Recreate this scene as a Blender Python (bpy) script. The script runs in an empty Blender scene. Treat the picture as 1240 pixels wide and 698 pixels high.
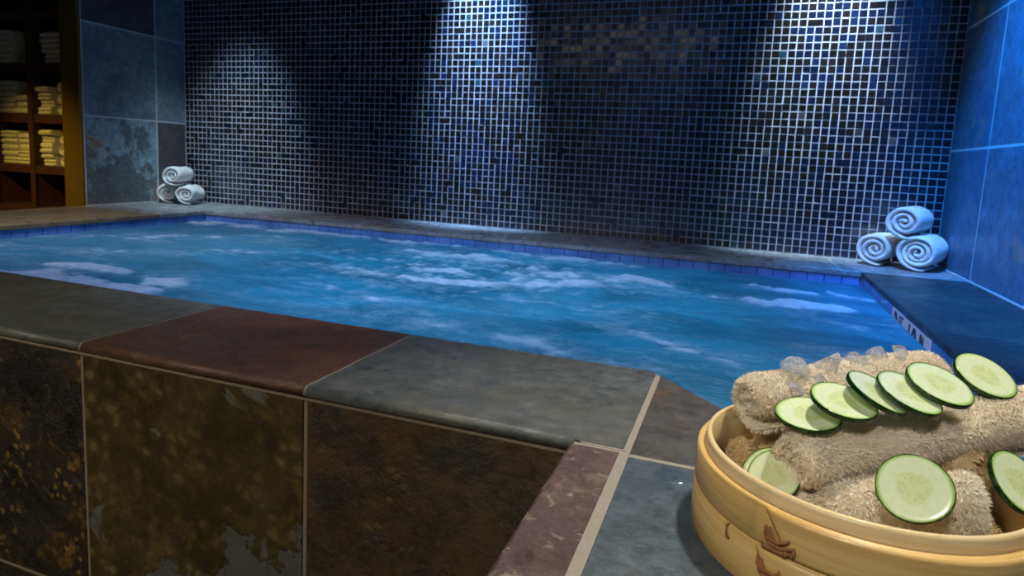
import bpy, bmesh, math, random
from mathutils import Vector, Matrix, noise
PI = math.pi
Z0 = 0.86            # height of the pool coping above the floor
scn = bpy.context.scene
col = scn.collection
random.seed(7)

# ------------------------------------------------------------------ colour / material helpers
def s2l(c):
    c /= 255.0
    return c/12.92 if c <= .04045 else ((c+.055)/1.055)**2.4
def RGB(r, g, b): return (s2l(r), s2l(g), s2l(b), 1)

class NT:
    def __init__(s, name):
        s.m = bpy.data.materials.new(name); s.m.use_nodes = True
        s.t = s.m.node_tree; s.t.nodes.clear()
        s.out = s.n('ShaderNodeOutputMaterial')
        s.tc = None
    def n(s, typ, **kw):
        nd = s.t.nodes.new(typ)
        for k, v in kw.items(): setattr(nd, k, v)
        return nd
    def l(s, a, b): s.t.links.new(a, b)
    def coord(s, which='Object'):
        if s.tc is None: s.tc = s.n('ShaderNodeTexCoord')
        return s.tc.outputs[which]
    def mapping(s, loc=(0,0,0), scale=(1,1,1), rot=(0,0,0), src=None):
        mp = s.n('ShaderNodeMapping'); s.l(src or s.coord(), mp.inputs[0])
        mp.inputs['Location'].default_value = loc; mp.inputs['Scale'].default_value = scale
        mp.inputs['Rotation'].default_value = rot
        return mp.outputs[0]
    def noise(s, scale, detail=4, rough=.55, dist=0, src=None):
        nd = s.n('ShaderNodeTexNoise'); s.l(src or s.coord(), nd.inputs['Vector'])
        nd.inputs['Scale'].default_value = scale; nd.inputs['Detail'].default_value = detail
        nd.inputs['Roughness'].default_value = rough; nd.inputs['Distortion'].default_value = dist
        return nd.outputs['Fac']
    def voro(s, scale, feature='F1', src=None, rnd=1):
        nd = s.n('ShaderNodeTexVoronoi', feature=feature); s.l(src or s.coord(), nd.inputs['Vector'])
        nd.inputs['Scale'].default_value = scale; nd.inputs['Randomness'].default_value = rnd
        return nd.outputs['Distance']
    def rng(s, v, a, b, c=0, d=1, smooth=True):
        nd = s.n('ShaderNodeMapRange'); nd.interpolation_type = 'SMOOTHSTEP' if smooth else 'LINEAR'
        s.l(v, nd.inputs[0])
        for i, x in enumerate((a, b, c, d)): nd.inputs[1+i].default_value = x
        return nd.outputs[0]
    def math(s, op, a, b=None):
        nd = s.n('ShaderNodeMath', operation=op)
        for i, x in enumerate((a, b)):
            if x is None: continue
            if isinstance(x, (int, float)): nd.inputs[i].default_value = x
            else: s.l(x, nd.inputs[i])
        return nd.outputs[0]
    def mix(s, f, a, b):
        nd = s.n('ShaderNodeMix', data_type='RGBA')
        for sock, x in ((nd.inputs[0], f), (nd.inputs[6], a), (nd.inputs[7], b)):
            if isinstance(x, (int, float, tuple)): sock.default_value = x
            else: s.l(x, sock)
        return nd.outputs[2]
    def bump(s, h, strength=.3, dist=.002):
        nd = s.n('ShaderNodeBump'); s.l(h, nd.inputs['Height'])
        nd.inputs['Strength'].default_value = strength; nd.inputs['Distance'].default_value = dist
        return nd.outputs[0]
    def bsdf(s, color, rough=.5, normal=None, **kw):
        p = s.n('ShaderNodeBsdfPrincipled')
        if isinstance(color, tuple): p.inputs['Base Color'].default_value = color
        else: s.l(color, p.inputs['Base Color'])
        if isinstance(rough, (int, float)): p.inputs['Roughness'].default_value = rough
        else: s.l(rough, p.inputs['Roughness'])
        if normal is not None: s.l(normal, p.inputs['Normal'])
        for k, v in kw.items():
            k = k.replace('_', ' ')
            if isinstance(v, (int, float, tuple)): p.inputs[k].default_value = v
            else: s.l(v, p.inputs[k])
        return p.outputs[0]
    def done(s, sh): s.l(sh, s.out.inputs[0]); return s.m

def plain(name, c, rough=.6, nscale=60, var=.25, bump=.15, **kw):
    t = NT(name)
    f = t.noise(nscale, 4)
    dark = tuple(x*(1-var) for x in c[:3])+(1,)
    lite = tuple(min(1, x*(1+var)) for x in c[:3])+(1,)
    return t.done(t.bsdf(t.mix(f, dark, lite), rough, t.bump(f, bump, .001), **kw))

def slate(name, base, layers, rough=.38, bump=.5, seed=0, spec=.5):
    """layers: (scale, lo, hi, colour, distortion[, kind])  each laid over the one before"""
    t = NT(name)
    v = t.mapping((seed*3.17, seed*1.71, seed*2.39))
    fine = t.rng(t.noise(48, 9, .72, .2, v), .34, .66)
    grit = t.rng(t.noise(170, 4, .7, 0, v), .30, .70)
    c = t.mix(fine, tuple(x*.55 for x in base[:3])+(1,), tuple(x*1.45 for x in base[:3])+(1,))
    hs = t.noise(9, 8, .6, .15, v)
    for i, ly in enumerate(layers):
        sc, lo, hi, colr, dist = ly[:5]; kind = ly[5] if len(ly) > 5 else 'n'
        vv = t.mapping((i*5.3+seed, i*2.1-seed, i*3.7), src=v)
        if kind == 'n': f = t.rng(t.noise(sc, 9, .68, dist*.25, vv), lo, hi)
        elif kind == 'spot':
            w = t.n('ShaderNodeVectorMath', operation='ADD')
            nz = t.n('ShaderNodeTexNoise'); t.l(vv, nz.inputs['Vector']); nz.inputs['Scale'].default_value = 30
            sc2 = t.n('ShaderNodeVectorMath', operation='SCALE'); t.l(nz.outputs['Color'], sc2.inputs[0]); sc2.inputs['Scale'].default_value = .03
            t.l(vv, w.inputs[0]); t.l(sc2.outputs[0], w.inputs[1])
            f = t.rng(t.voro(sc, 'F1', w.outputs[0]), lo, hi)
            g = t.rng(t.noise(dist, 3, .5, 0, vv), .42, .62)
            f = t.math('MULTIPLY', f, g)
        c = t.mix(f, c, colr)
        hs = t.math('ADD', hs, t.math('MULTIPLY', f, .25))
    cl = t.rng(t.noise(19, 7, .7, .3, t.mapping((7, 3, 1), src=v)), .40, .62)
    c = t.mix(t.math('MULTIPLY', cl, .42), c, tuple(x*.40 for x in base[:3])+(1,))
    c = t.mix(t.math('MULTIPLY', grit, .30), c, tuple(min(1, x*1.7+.02) for x in base[:3])+(1,))
    hh = t.math('ADD', t.math('ADD', hs, t.math('MULTIPLY', fine, .22)), t.math('MULTIPLY', grit, .06))
    r = t.rng(t.noise(14, 4, .5, 0, v), .3, .7, rough-.1, rough+.14)
    return t.done(t.bsdf(c, r, t.bump(hh, bump, .006), Specular_IOR_Level=spec))

# ------------------------------------------------------------------ object helpers
def link(name, me, mats, parent=None, loc=None, rot=None, smooth=False):
    o = bpy.data.objects.new(name, me); col.objects.link(o)
    for m in (mats if isinstance(mats, (list, tuple)) else [mats]): me.materials.append(m)
    if parent is not None: o.parent = parent
    if loc is not None: o.location = loc
    if rot is not None: o.rotation_euler = rot
    if smooth:
        for p in me.polygons: p.use_smooth = True
    return o
def from_bm(name, bm, mats, parent=None, loc=None, rot=None, smooth=False):
    me = bpy.data.meshes.new(name)
    bmesh.ops.recalc_face_normals(bm, faces=bm.faces)
    bm.to_mesh(me); bm.free()
    return link(name, me, mats, parent, loc, rot, smooth)
def empty(name, loc, label, cat, group=None, rot=None):
    o = bpy.data.objects.new(name, None); col.objects.link(o); o.location = loc
    o.empty_display_size = .05
    if rot is not None: o.rotation_euler = rot
    tag(o, label, cat, group); return o
def tag(o, label, cat, group=None, kind=None):
    if label: o['label'] = label
    if cat: o['category'] = cat
    if group: o['group'] = group
    if kind: o['kind'] = kind
    return o
def struct(o, label=None):
    o['kind'] = 'structure'
    if label: o['label'] = label
    return o

def offset_poly(pts, d):
    """inset a convex-ish polygon (2-D, any winding) by d"""
    n = len(pts); A = sum(pts[i][0]*pts[(i+1) % n][1]-pts[(i+1) % n][0]*pts[i][1] for i in range(n))
    sg = 1 if A > 0 else -1; out = []
    for i in range(n):
        p0, p1, p2 = Vector(pts[i-1]), Vector(pts[i]), Vector(pts[(i+1) % n])
        a = (p1-p0).normalized(); b = (p2-p1).normalized()
        na = Vector((-a.y, a.x))*sg; nb = Vector((-b.y, b.x))*sg
        m = na+nb; k = d/max(.2, (1+na.dot(nb)))
        out.append(tuple(p1+m*k))
    return out
def tile(bm, pts, O, U, V, N, h0, h1, bev=.002, mi=0):
    """raised tile: polygon pts in plane (O,U,V) from height h0 to h1 along N with an eased edge"""
    O, U, V, N = map(Vector, (O, U, V, N))
    lv = [(pts, h0), (pts, h1-bev), (offset_poly(pts, bev), h1)]
    rings = [[bm.verts.new(O+U*p[0]+V*p[1]+N*h) for p in q] for q, h in lv]
    n = len(pts)
    for a, b in zip(rings, rings[1:]):
        for i in range(n):
            f = bm.faces.new((a[i], a[(i+1) % n], b[(i+1) % n], b[i])); f.material_index = mi
    f = bm.faces.new(rings[-1]); f.material_index = mi
    f = bm.faces.new(list(reversed(rings[0]))); f.material_index = mi
def rect(a, b, c, d): return [(a, c), (b, c), (b, d), (a, d)]
def box(bm, x0, x1, y0, y1, z0, z1, mi=0, bev=0):
    vs = [bm.verts.new((x, y, z)) for z in (z0, z1) for y in (y0, y1) for x in (x0, x1)]
    fs = [(0,2,3,1), (4,5,7,6), (0,1,5,4), (2,6,7,3), (0,4,6,2), (1,3,7,5)]
    F = [bm.faces.new([vs[i] for i in f]) for f in fs]
    for f in F: f.material_index = mi
    if bev:
        es = list({e for f in F for e in f.edges})
        r = bmesh.ops.bevel(bm, geom=es, offset=bev, segments=2, affect='EDGES', profile=.5)
        for f in r['faces']: f.material_index = mi
def lathe(bm, prof, n=96, c=(0,0), mi=0, a0=0, a1=2*PI, closed=True):
    """revolve a closed (r,z) profile"""
    full = abs(a1-a0-2*PI) < 1e-6
    k = n if full else n+1
    R = []
    for i in range(k):
        a = a0+(a1-a0)*i/n
        R.append([bm.verts.new((c[0]+r*math.cos(a), c[1]+r*math.sin(a), z)) for r, z in prof])
    m = len(prof)
    for i in range(n):
        A, B = R[i], R[(i+1) % k]
        for j in range(m if closed else m-1):
            f = bm.faces.new((A[j], B[j], B[(j+1) % m], A[(j+1) % m])); f.material_index = mi; f.smooth = True
    if not full and closed:
        bm.faces.new(R[0]); bm.faces.new(list(reversed(R[-1])))

# ------------------------------------------------------------------ materials
M = {}
GROUT = plain('grout_light', RGB(150, 143, 132), .9, 200, .2, .3)
GROUT_W = plain('grout_wall', RGB(190, 196, 204), .85, 200, .1, .2)
GROUT_D = plain('grout_brown', RGB(138, 124, 104), .9, 200, .2, .3)
S_GOLDDARK = slate('slate_black_gold', RGB(44, 36, 24), [
    (7, .50, .66, RGB(96, 70, 22), .8), (16, .50, .62, RGB(52, 50, 38), 1.0), (9, .52, .60, RGB(16, 14, 12), .5),
    (60, .42, .18, RGB(178, 138, 46), 6, 'spot'), (15, .59, .68, RGB(138, 98, 26), 1.2), (24, .62, .70, RGB(112, 104, 84), .6)], .42, .9, 1)
def olive_tile():
    t = NT('slate_olive_blotched')
    v = t.mapping((4.1, 2.2, 7.7))
    fine = t.noise(60, 6, .65, .4, v)
    c = t.mix(t.rng(t.noise(8, 6, .6, .6, v), .35, .65), RGB(62, 54, 32), RGB(92, 80, 44))
    c = t.mix(t.rng(fine, .3, .7, 0, .5), c, RGB(46, 40, 22))
    nz = t.n('ShaderNodeTexNoise'); t.l(v, nz.inputs['Vector']); nz.inputs['Scale'].default_value = 26
    sc2 = t.n('ShaderNodeVectorMath', operation='SCALE'); t.l(nz.outputs['Color'], sc2.inputs[0]); sc2.inputs['Scale'].default_value = .035
    w = t.n('ShaderNodeVectorMath', operation='ADD'); t.l(v, w.inputs[0]); t.l(sc2.outputs[0], w.inputs[1])
    d = t.voro(32, 'F1', w.outputs[0])
    gate = t.rng(t.noise(6, 3, .5, .3, v), .40, .56)
    ringm = t.math('MULTIPLY', t.rng(d, .62, .40), gate)
    c = t.mix(t.math('MULTIPLY', ringm, .85), c, RGB(84, 74, 34))
    core = t.math('MULTIPLY', t.rng(d, .38, .16), gate)
    c = t.mix(core, c, RGB(118, 104, 62))
    c = t.mix(t.rng(t.noise(12, 5, .6, 1, t.mapping((9, 1, 3), src=v)), .64, .70), c, RGB(84, 40, 26))
    c = t.mix(t.rng(t.noise(10, 5, .6, 1, t.mapping((2, 8, 5), src=v)), .63, .68), c, RGB(108, 110, 100))
    gr_ = t.rng(t.noise(120, 6, .75, 0, v), .32, .66)
    c = t.mix(t.math('MULTIPLY', gr_, .32), c, RGB(40, 32, 18))
    c = t.mix(t.math('MULTIPLY', t.rng(t.noise(28, 8, .75, .3, t.mapping((3, 3, 8), src=v)), .5, .68), .6), c, RGB(116, 96, 44))
    c = t.mix(t.math('MULTIPLY', t.rng(t.noise(36, 8, .75, .3, t.mapping((1, 7, 2), src=v)), .52, .66), .6), c, RGB(44, 46, 26))
    # bare grey slate showing through where the face of the stone has flaked, towards one bottom corner
    sep = t.n('ShaderNodeSeparateXYZ'); t.l(t.coord(), sep.inputs[0])
    g = t.math('ADD', t.math('MULTIPLY', t.math('ADD', sep.outputs[0], 1.32), 1.5), t.math('MULTIPLY', t.math('ADD', sep.outputs[2], .27), -3.3))
    g = t.math('ADD', g, t.math('MULTIPLY', t.math('SUBTRACT', t.noise(13, 8, .65, .2, v), .5), 1.5))
    gm = t.rng(g, .0, .05)
    c = t.mix(gm, c, t.mix(fine, RGB(80, 82, 78), RGB(104, 104, 96)))
    h = t.math('ADD', t.math('MULTIPLY', t.math('SUBTRACT', 1, gm), .35), t.math('MULTIPLY', fine, .4))
    h = t.math('ADD', h, t.math('MULTIPLY', core, .2))
    return t.done(t.bsdf(c, .4, t.bump(h, .8, .006)))
S_OLIVE = olive_tile()
S_DARKBROWN = slate('slate_dark_brown', RGB(72, 58, 40), [
    (6, .48, .64, RGB(92, 66, 34), 1.0), (12, .50, .60, RGB(44, 44, 36), 1.2), (9, .60, .70, RGB(88, 42, 24), 1.2),
    (18, .62, .72, RGB(110, 104, 82), 2.5), (46, .34, .14, RGB(96, 82, 42), 7, 'spot')], .42, .8, 3)
S_GREY = slate('slate_olive_grey', RGB(96, 99, 90), [(5, .5, .75, RGB(112, 106, 84), .6), (12, .58, .75, RGB(78, 80, 76), .6)], .36, .35, 4)
S_GREYGREEN = slate('slate_grey_green', RGB(84, 86, 74), [(6, .5, .7, RGB(104, 92, 66), .8), (14, .55, .7, RGB(70, 72, 66), .6)], .36, .4, 5)
S_RUST = slate('slate_rust_brown', RGB(96, 70, 58), [(5, .46, .66, RGB(124, 76, 56), 1.0), (10, .55, .68, RGB(116, 104, 84), 1.0),
    (7, .58, .7, RGB(72, 56, 52), 1.2), (22, .64, .72, RGB(140, 122, 90), .8)], .36, .5, 6)
S_BLUEGREY = slate('slate_blue_grey', RGB(88, 94, 96), [(4, .48, .72, RGB(104, 100, 84), .5), (9, .56, .75, RGB(72, 78, 84), .6), (18, .64, .74, RGB(120, 118, 104), .6)], .34, .4, 8)
S_CORNER = slate('slate_rust_corner', RGB(78, 74, 70), [(7, .54, .68, RGB(112, 78, 56), 1.2), (13, .54, .62, RGB(76, 80, 84), 1.0), (26, .60, .68, RGB(146, 120, 76), .8)], .36, .6, 9)
S_STRIP = slate('slate_purple_brown', RGB(104, 84, 78), [(16, .48, .58, RGB(78, 62, 66), 1.0), (60, .54, .62, RGB(160, 146, 134), .8),
    (8, .56, .62, RGB(150, 112, 56), .8), (30, .30, .14, RGB(44, 30, 28), 9, 'spot')], .4, .8, 10)
S_SLABBLUE = slate('slate_slab_blue', RGB(76, 88, 96), [(5, .5, .75, RGB(68, 80, 92), .6), (14, .62, .74, RGB(94, 96, 90), .7), (9, .64, .70, RGB(60, 68, 74), .6)], .33, .35, 11)
S_WALLBLUE = slate('slate_wall_blue', RGB(124, 132, 142), [(4, .48, .66, RGB(66, 86, 112), .6), (9, .55, .68, RGB(110, 104, 100), .8), (18, .62, .74, RGB(128, 116, 96), .8)], .42, .35, 12)
S_WALLRUST = slate('slate_wall_rust', RGB(128, 156, 166), [(3.2, .50, .54, RGB(62, 52, 46), .8), (8, .57, .63, RGB(140, 92, 52), .8), (13, .60, .68, RGB(122, 118, 84), .8), (30, .62, .7, RGB(150, 150, 140), .5)], .42, .5, 13.6)
S_WALLBROWN = slate('slate_wall_brown', RGB(82, 74, 76), [(7, .5, .66, RGB(106, 96, 92), .8), (14, .58, .68, RGB(120, 92, 66), .8)], .42, .4, 14)
S_BLUELIT = slate('slate_blue_lit', RGB(74, 108, 136), [(5, .5, .7, RGB(62, 92, 132), .6), (7, .585, .64, RGB(168, 134, 118), 1.4)], .42, .25, 15)  # grey-blue slate tinted bluer, the wall's blue lighting put into the colour
S_BACKCOP = slate('slate_pale_coping', RGB(134, 140, 144), [(5, .52, .64, RGB(132, 114, 92), .6), (9, .55, .7, RGB(98, 104, 106), .8), (16, .6, .7, RGB(146, 144, 132), .6)], .3, .4, 16)
S_TAN = slate('slate_tan_coping', RGB(118, 104, 76), [(6, .5, .62, RGB(134, 108, 66), .8), (10, .55, .66, RGB(90, 88, 80), .8)], .34, .4, 17)
S_DARKCOP = slate('slate_dark_coping', RGB(44, 46, 50), [(5, .5, .72, RGB(88, 78, 74), .8), (12, .6, .72, RGB(56, 62, 70), .8)], .36, .4, 18)

def mosaic_mat():
    t = NT('glass_mosaic')
    a = t.n('ShaderNodeAttribute', attribute_name='tile_color')
    sp = t.noise(160, 2, .5)
    c = t.mix(t.rng(sp, .3, .7, 0, .35), a.outputs['Color'], (0.004, .006, .012, 1))
    return t.done(t.bsdf(c, .27, t.bump(t.noise(70, 3), .25, .002), Specular_IOR_Level=.7, Coat_Weight=.5, Coat_Roughness=.1))
M['mosaic'] = mosaic_mat()
M['mgrout'] = plain('grout_mosaic', RGB(184, 180, 186), .85, 300, .2, .2)

def band_mat():
    t = NT('blue_waterline_tile')
    f = t.noise(9, 3)
    c = t.mix(t.rng(f, .3, .7), RGB(78, 120, 190), RGB(108, 150, 218))
    return t.done(t.bsdf(c, .16, t.bump(t.noise(90, 2), .1, .001)))
M['band'] = band_mat()
M['bandgrout'] = plain('grout_blue', RGB(20, 44, 96), .8)
M['basin'] = plain('basin_plaster', RGB(80, 150, 190), .6, 8)
M['marker'] = plain('marker_white_tile', RGB(240, 240, 242), .25, 30, .06, .05)
M['ink'] = plain('marker_ink', RGB(22, 22, 40), .4, 30, .1, .05)

def water_mat():
    t = NT('turbulent_water')
    a = t.n('ShaderNodeAttribute', attribute_name='foam'); foam0 = a.outputs['Fac']
    va = t.mapping((0, 0, 0), (1, 1.7, 1))
    fz = t.math('ADD', t.math('MULTIPLY', t.math('SUBTRACT', t.noise(16, 7, .7, .8, va), .5), .9), t.math('MULTIPLY', t.math('SUBTRACT', t.noise(60, 5, .7, .3, va), .5), .45))
    foam = t.rng(t.math('ADD', foam0, t.math('MULTIPLY', fz, t.rng(foam0, 0, .3, .62, 1.2))), .02, 1.0, smooth=False)
    b = t.n('ShaderNodeAttribute', attribute_name='murk'); murk = b.outputs['Fac']
    v = t.mapping((0, 0, 0), (1, 1.6, 1))
    n1 = t.rng(t.noise(3.0, 4, .5, .8, v), .3, .7)
    c = t.mix(n1, (0.003, .150, .265, 1), (0.028, .31, .50, 1))
    c = t.mix(murk, c, (0.13, .30, .40, 1))
    c = t.mix(foam, c, t.mix(t.rng(t.noise(34, 6, .7, .4, va), .35, .62), (.40, .48, .66, 1), (.86, .88, .95, 1)))
    tr = t.n('ShaderNodeBsdfTranslucent'); t.l(t.mix(foam, c, (.5, .62, .85, 1)), tr.inputs[0])
    rg = t.rng(foam, .1, .8, .05, .5)
    bh = t.math('ADD', t.math('MULTIPLY', t.noise(26, 5, .6, 1.2, v), .6), t.math('MULTIPLY', t.noise(90, 3, .6, .4, v), .12))
    bmp = t.bump(bh, .55, .02)
    p = t.bsdf(c, rg, bmp, IOR=1.33)
    mx = t.n('ShaderNodeMixShader'); mx.inputs[0].default_value = .5
    t.l(p, mx.inputs[1]); t.l(tr.outputs[0], mx.inputs[2])
    return t.done(mx.outputs[0])
M['water'] = water_mat()

def terry(name, ca, cb, scale=140, bump=.7, sheen=.3):
    t = NT(name)
    f = t.noise(scale, 4, .6)
    g = t.noise(14, 4, .6, .6)
    c = t.mix(t.rng(t.math('ADD', t.math('MULTIPLY', f, .5), t.math('MULTIPLY', g, .5)), .35, .65), ca, cb)
    return t.done(t.bsdf(c, .95, t.bump(f, bump, .004), Sheen_Weight=sheen, Specular_IOR_Level=.15))
M['white_terry'] = terry('white_terry', RGB(205, 205, 204), RGB(238, 238, 236), 160)
M['cream_terry'] = terry('cream_terry', RGB(196, 186, 150), RGB(232, 226, 200), 120)
M['beige_terry'] = terry('beige_terry', RGB(244, 226, 194), RGB(254, 246, 230), 260, .5)
M['beige_dark'] = terry('tan_terry', RGB(214, 180, 128), RGB(240, 216, 174), 200, .5)

def bamboo(name, ca, cb, grain=(1, 1, 1)):
    t = NT(name)
    v = t.mapping((0, 0, 0), (3, 3, 60))
    f = t.noise(3.2, 5, .6, .3, v)
    g = t.noise(18, 4, .6, .4)
    c = t.mix(t.rng(f, .3, .7), ca, cb)
    c = t.mix(t.rng(g, .60, .78, 0, .5), c, tuple(x*.62 for x in ca[:3])+(1,))
    return t.done(t.bsdf(c, .36, t.bump(f, .12, .001), Specular_IOR_Level=.5, Coat_Weight=.15))
M['bamboo'] = bamboo('bamboo_hoop', RGB(206, 166, 96), RGB(228, 192, 124))
M['bamboo_in'] = bamboo('bamboo_inner_hoop', RGB(222, 194, 140), RGB(238, 214, 166))
M['twig'] = plain('lashing_brown', RGB(158, 102, 60), .7, 120, .4, .6)
M['slat'] = bamboo('bamboo_slat', RGB(180, 130, 66), RGB(204, 158, 90))

def cuke_mat():
    t = NT('cucumber_flesh')
    sep = t.n('ShaderNodeSeparateXYZ'); t.l(t.coord(), sep.inputs[0])
    x, y = sep.outputs[0], sep.outputs[1]
    r = t.math('SQRT', t.math('ADD', t.math('MULTIPLY', x, x), t.math('MULTIPLY', y, y)))
    ang = t.math('ARCTAN2', y, x)
    c = t.mix(t.rng(r, .0212, .0243), RGB(218, 230, 196), RGB(138, 184, 66))
    fib = t.noise(220, 3, .6)
    c = t.mix(t.rng(fib, .35, .7, 0, .30), c, RGB(190, 212, 150))
    # three-lobed seed core, a little more translucent and yellower
    lob = t.math('ADD', t.math('MULTIPLY', t.math('COSINE', t.math('MULTIPLY', ang, 3)), .0012), .0118)
    core = t.rng(t.math('SUBTRACT', r, lob), .0012, -.0014)
    c = t.mix(t.math('MULTIPLY', core, .7), c, RGB(204, 216, 150))
    # seeds: pale drops with darker outline, arranged round the core
    v = t.n('ShaderNodeTexVoronoi', feature='F1'); t.l(t.mapping((0, 0, 0), (1, 1, 0)), v.inputs['Vector']); v.inputs['Scale'].default_value = 400
    d = v.outputs['Distance']
    zone = t.math('MULTIPLY', t.rng(r, .0030, .0048), t.rng(r, .0115, .0095))
    rim = t.math('MULTIPLY', t.math('MULTIPLY', t.rng(d, .22, .32), t.rng(d, .55, .42)), zone)
    c = t.mix(t.math('MULTIPLY', rim, .32), c, RGB(150, 172, 84))
    c = t.mix(t.math('MULTIPLY', t.math('MULTIPLY', t.rng(d, .26, .12), zone), .35), c, RGB(232, 236, 196))
    spoke = t.math('MULTIPLY', t.rng(t.math('ABSOLUTE', t.math('SINE', t.math('MULTIPLY', ang, 1.5))), .12, .02), t.rng(r, .0115, .0100))
    c = t.mix(t.math('MULTIPLY', spoke, .5), c, RGB(226, 234, 190))
    h = t.math('ADD', t.math('MULTIPLY', rim, .6), t.math('MULTIPLY', fib, .3))
    return t.done(t.bsdf(c, .22, t.bump(h, .25, .0006), Subsurface_Weight=.25, Subsurface_Radius=(.004, .006, .002), Subsurface_Scale=.6))
M['flesh'] = cuke_mat()
def peel_mat():
    t = NT('cucumber_peel')
    f = t.noise(160, 4, .6)
    c = t.mix(t.rng(f, .45, .75), RGB(12, 46, 10), RGB(38, 88, 22))
    return t.done(t.bsdf(c, .25, t.bump(f, .2, .0006)))
M['peel'] = peel_mat()
def glassy(name, ior, rough, tint=(1, 1, 1, 1), b=.5, sc=60):
    t = NT(name)
    g = t.bsdf(tint, rough, t.bump(t.noise(sc, 3, .5), b, .002), IOR=ior, Transmission_Weight=1.0)
    return t.done(g)
def ice_mat(name, ior, glass, sc, b, sparkle_white=.5):
    t = NT(name)
    nb = t.bump(t.noise(sc, 3, .5), b, .002)
    g = t.n('ShaderNodeBsdfGlass'); g.inputs['IOR'].default_value = ior; g.inputs['Roughness'].default_value = .04; g.inputs['Color'].default_value = (.95, .98, 1, 1); t.l(nb, g.inputs['Normal'])
    tr = t.n('ShaderNodeBsdfTransparent'); tr.inputs[0].default_value = (.93, .96, 1, 1)
    gl = t.n('ShaderNodeBsdfGlossy'); gl.inputs['Roughness'].default_value = .06; t.l(nb, gl.inputs['Normal'])
    m1 = t.n('ShaderNodeMixShader'); m1.inputs[0].default_value = glass; t.l(tr.outputs[0], m1.inputs[1]); t.l(g.outputs[0], m1.inputs[2])
    fr = t.n('ShaderNodeFresnel'); fr.inputs[0].default_value = ior+.15; t.l(nb, fr.inputs[1])
    geo = t.n('ShaderNodeNewGeometry')
    ff = t.math('MULTIPLY', fr.outputs[0], t.math('SUBTRACT', 1, geo.outputs['Backfacing']))
    df = t.n('ShaderNodeBsdfTranslucent'); df.inputs[0].default_value = (.9, .93, 1, 1); dd = t.n('ShaderNodeBsdfDiffuse'); dd.inputs[0].default_value = (.9, .93, 1, 1)
    md = t.n('ShaderNodeMixShader'); t.l(df.outputs[0], md.inputs[1]); t.l(dd.outputs[0], md.inputs[2])
    m0 = t.n('ShaderNodeMixShader'); t.l(t.rng(t.noise(150, 3), .45, .7, sparkle_white*.3, sparkle_white), m0.inputs[0]); t.l(m1.outputs[0], m0.inputs[1]); t.l(md.outputs[0], m0.inputs[2]); m1 = m0  # white flecks mixed in to brighten the clear ice, standing for its sparkle
    m2 = t.n('ShaderNodeMixShader'); t.l(ff, m2.inputs[0]); t.l(m1.outputs[0], m2.inputs[1]); t.l(gl.outputs[0], m2.inputs[2])
    return t.done(m2.outputs[0])
M['ice'] = ice_mat('clear_ice', 1.31, .45, 90, .5)
M['puddle'] = ice_mat('clear_water', 1.33, .0, 60, .2, .0)
M['gold_paint'] = plain('mustard_painted_wood', RGB(104, 80, 14), .5, 20, .12, .1)
M['redwood'] = plain('red_brown_wood', RGB(74, 44, 34), .5, 12, .3, .15)
M['shadewood'] = plain('shaded_wood', RGB(22, 14, 10), .6, 12, .3, .15)  # near black: the shade inside the cabinet is put into the panel colour
M['ceil'] = plain('ceiling_paint', RGB(52, 56, 66), .8, 20, .1, .1)
M['wallp'] = plain('dark_plaster', RGB(74, 66, 58), .85, 10, .15, .2)
M['floor'] = slate('slate_floor', RGB(84, 78, 70), [(5, .5, .7, RGB(100, 84, 64), .8)], .4, .4, 20)
M['steel'] = plain('brushed_steel', RGB(190, 190, 192), .3, 60, .05, .05, Metallic=1.0)
def lamp_mat(name, c, s):
    t = NT(name)
    e = t.n('ShaderNodeEmission'); e.inputs[0].default_value = c; e.inputs[1].default_value = s
    return t.done(e.outputs[0])

# ------------------------------------------------------------------ key dimensions (coping top = z 0)
W = 3.474; CEIL = 1.62; FLOOR = -Z0
XR = -.2923; YB = -.3616; XL = -2.9869; YF = -1.712; YO = -1.996
XE = -.8269; G = [-2.770, -2.372, -1.9748, -1.5804, -1.1786, -.7665]
CH0 = (-.7764, YF); CH1 = (-.664, -1.832); YR = -1.832
FRONT = -5.2; LEFT = -5.0; LEDGE0 = -3.1

# ------------------------------------------------------------------ room shell
def slab(name, x0, x1, y0, y1, z0, z1, mat, label=None):
    bm = bmesh.new(); box(bm, x0, x1, y0, y1, z0, z1)
    return struct(from_bm(name, bm, mat), label)
slab('floor', LEFT, 0, FRONT, 0, FLOOR-.1, FLOOR, M['floor'])
slab('ceiling', LEFT, 0, FRONT, 0, CEIL, CEIL+.1, M['ceil'])
slab('wall_front', LEFT, 0, FRONT-.1, FRONT, FLOOR, CEIL, M['wallp'])
slab('wall_side', LEFT-.1, LEFT, FRONT, 0, FLOOR, CEIL, M['wallp'])

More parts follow.
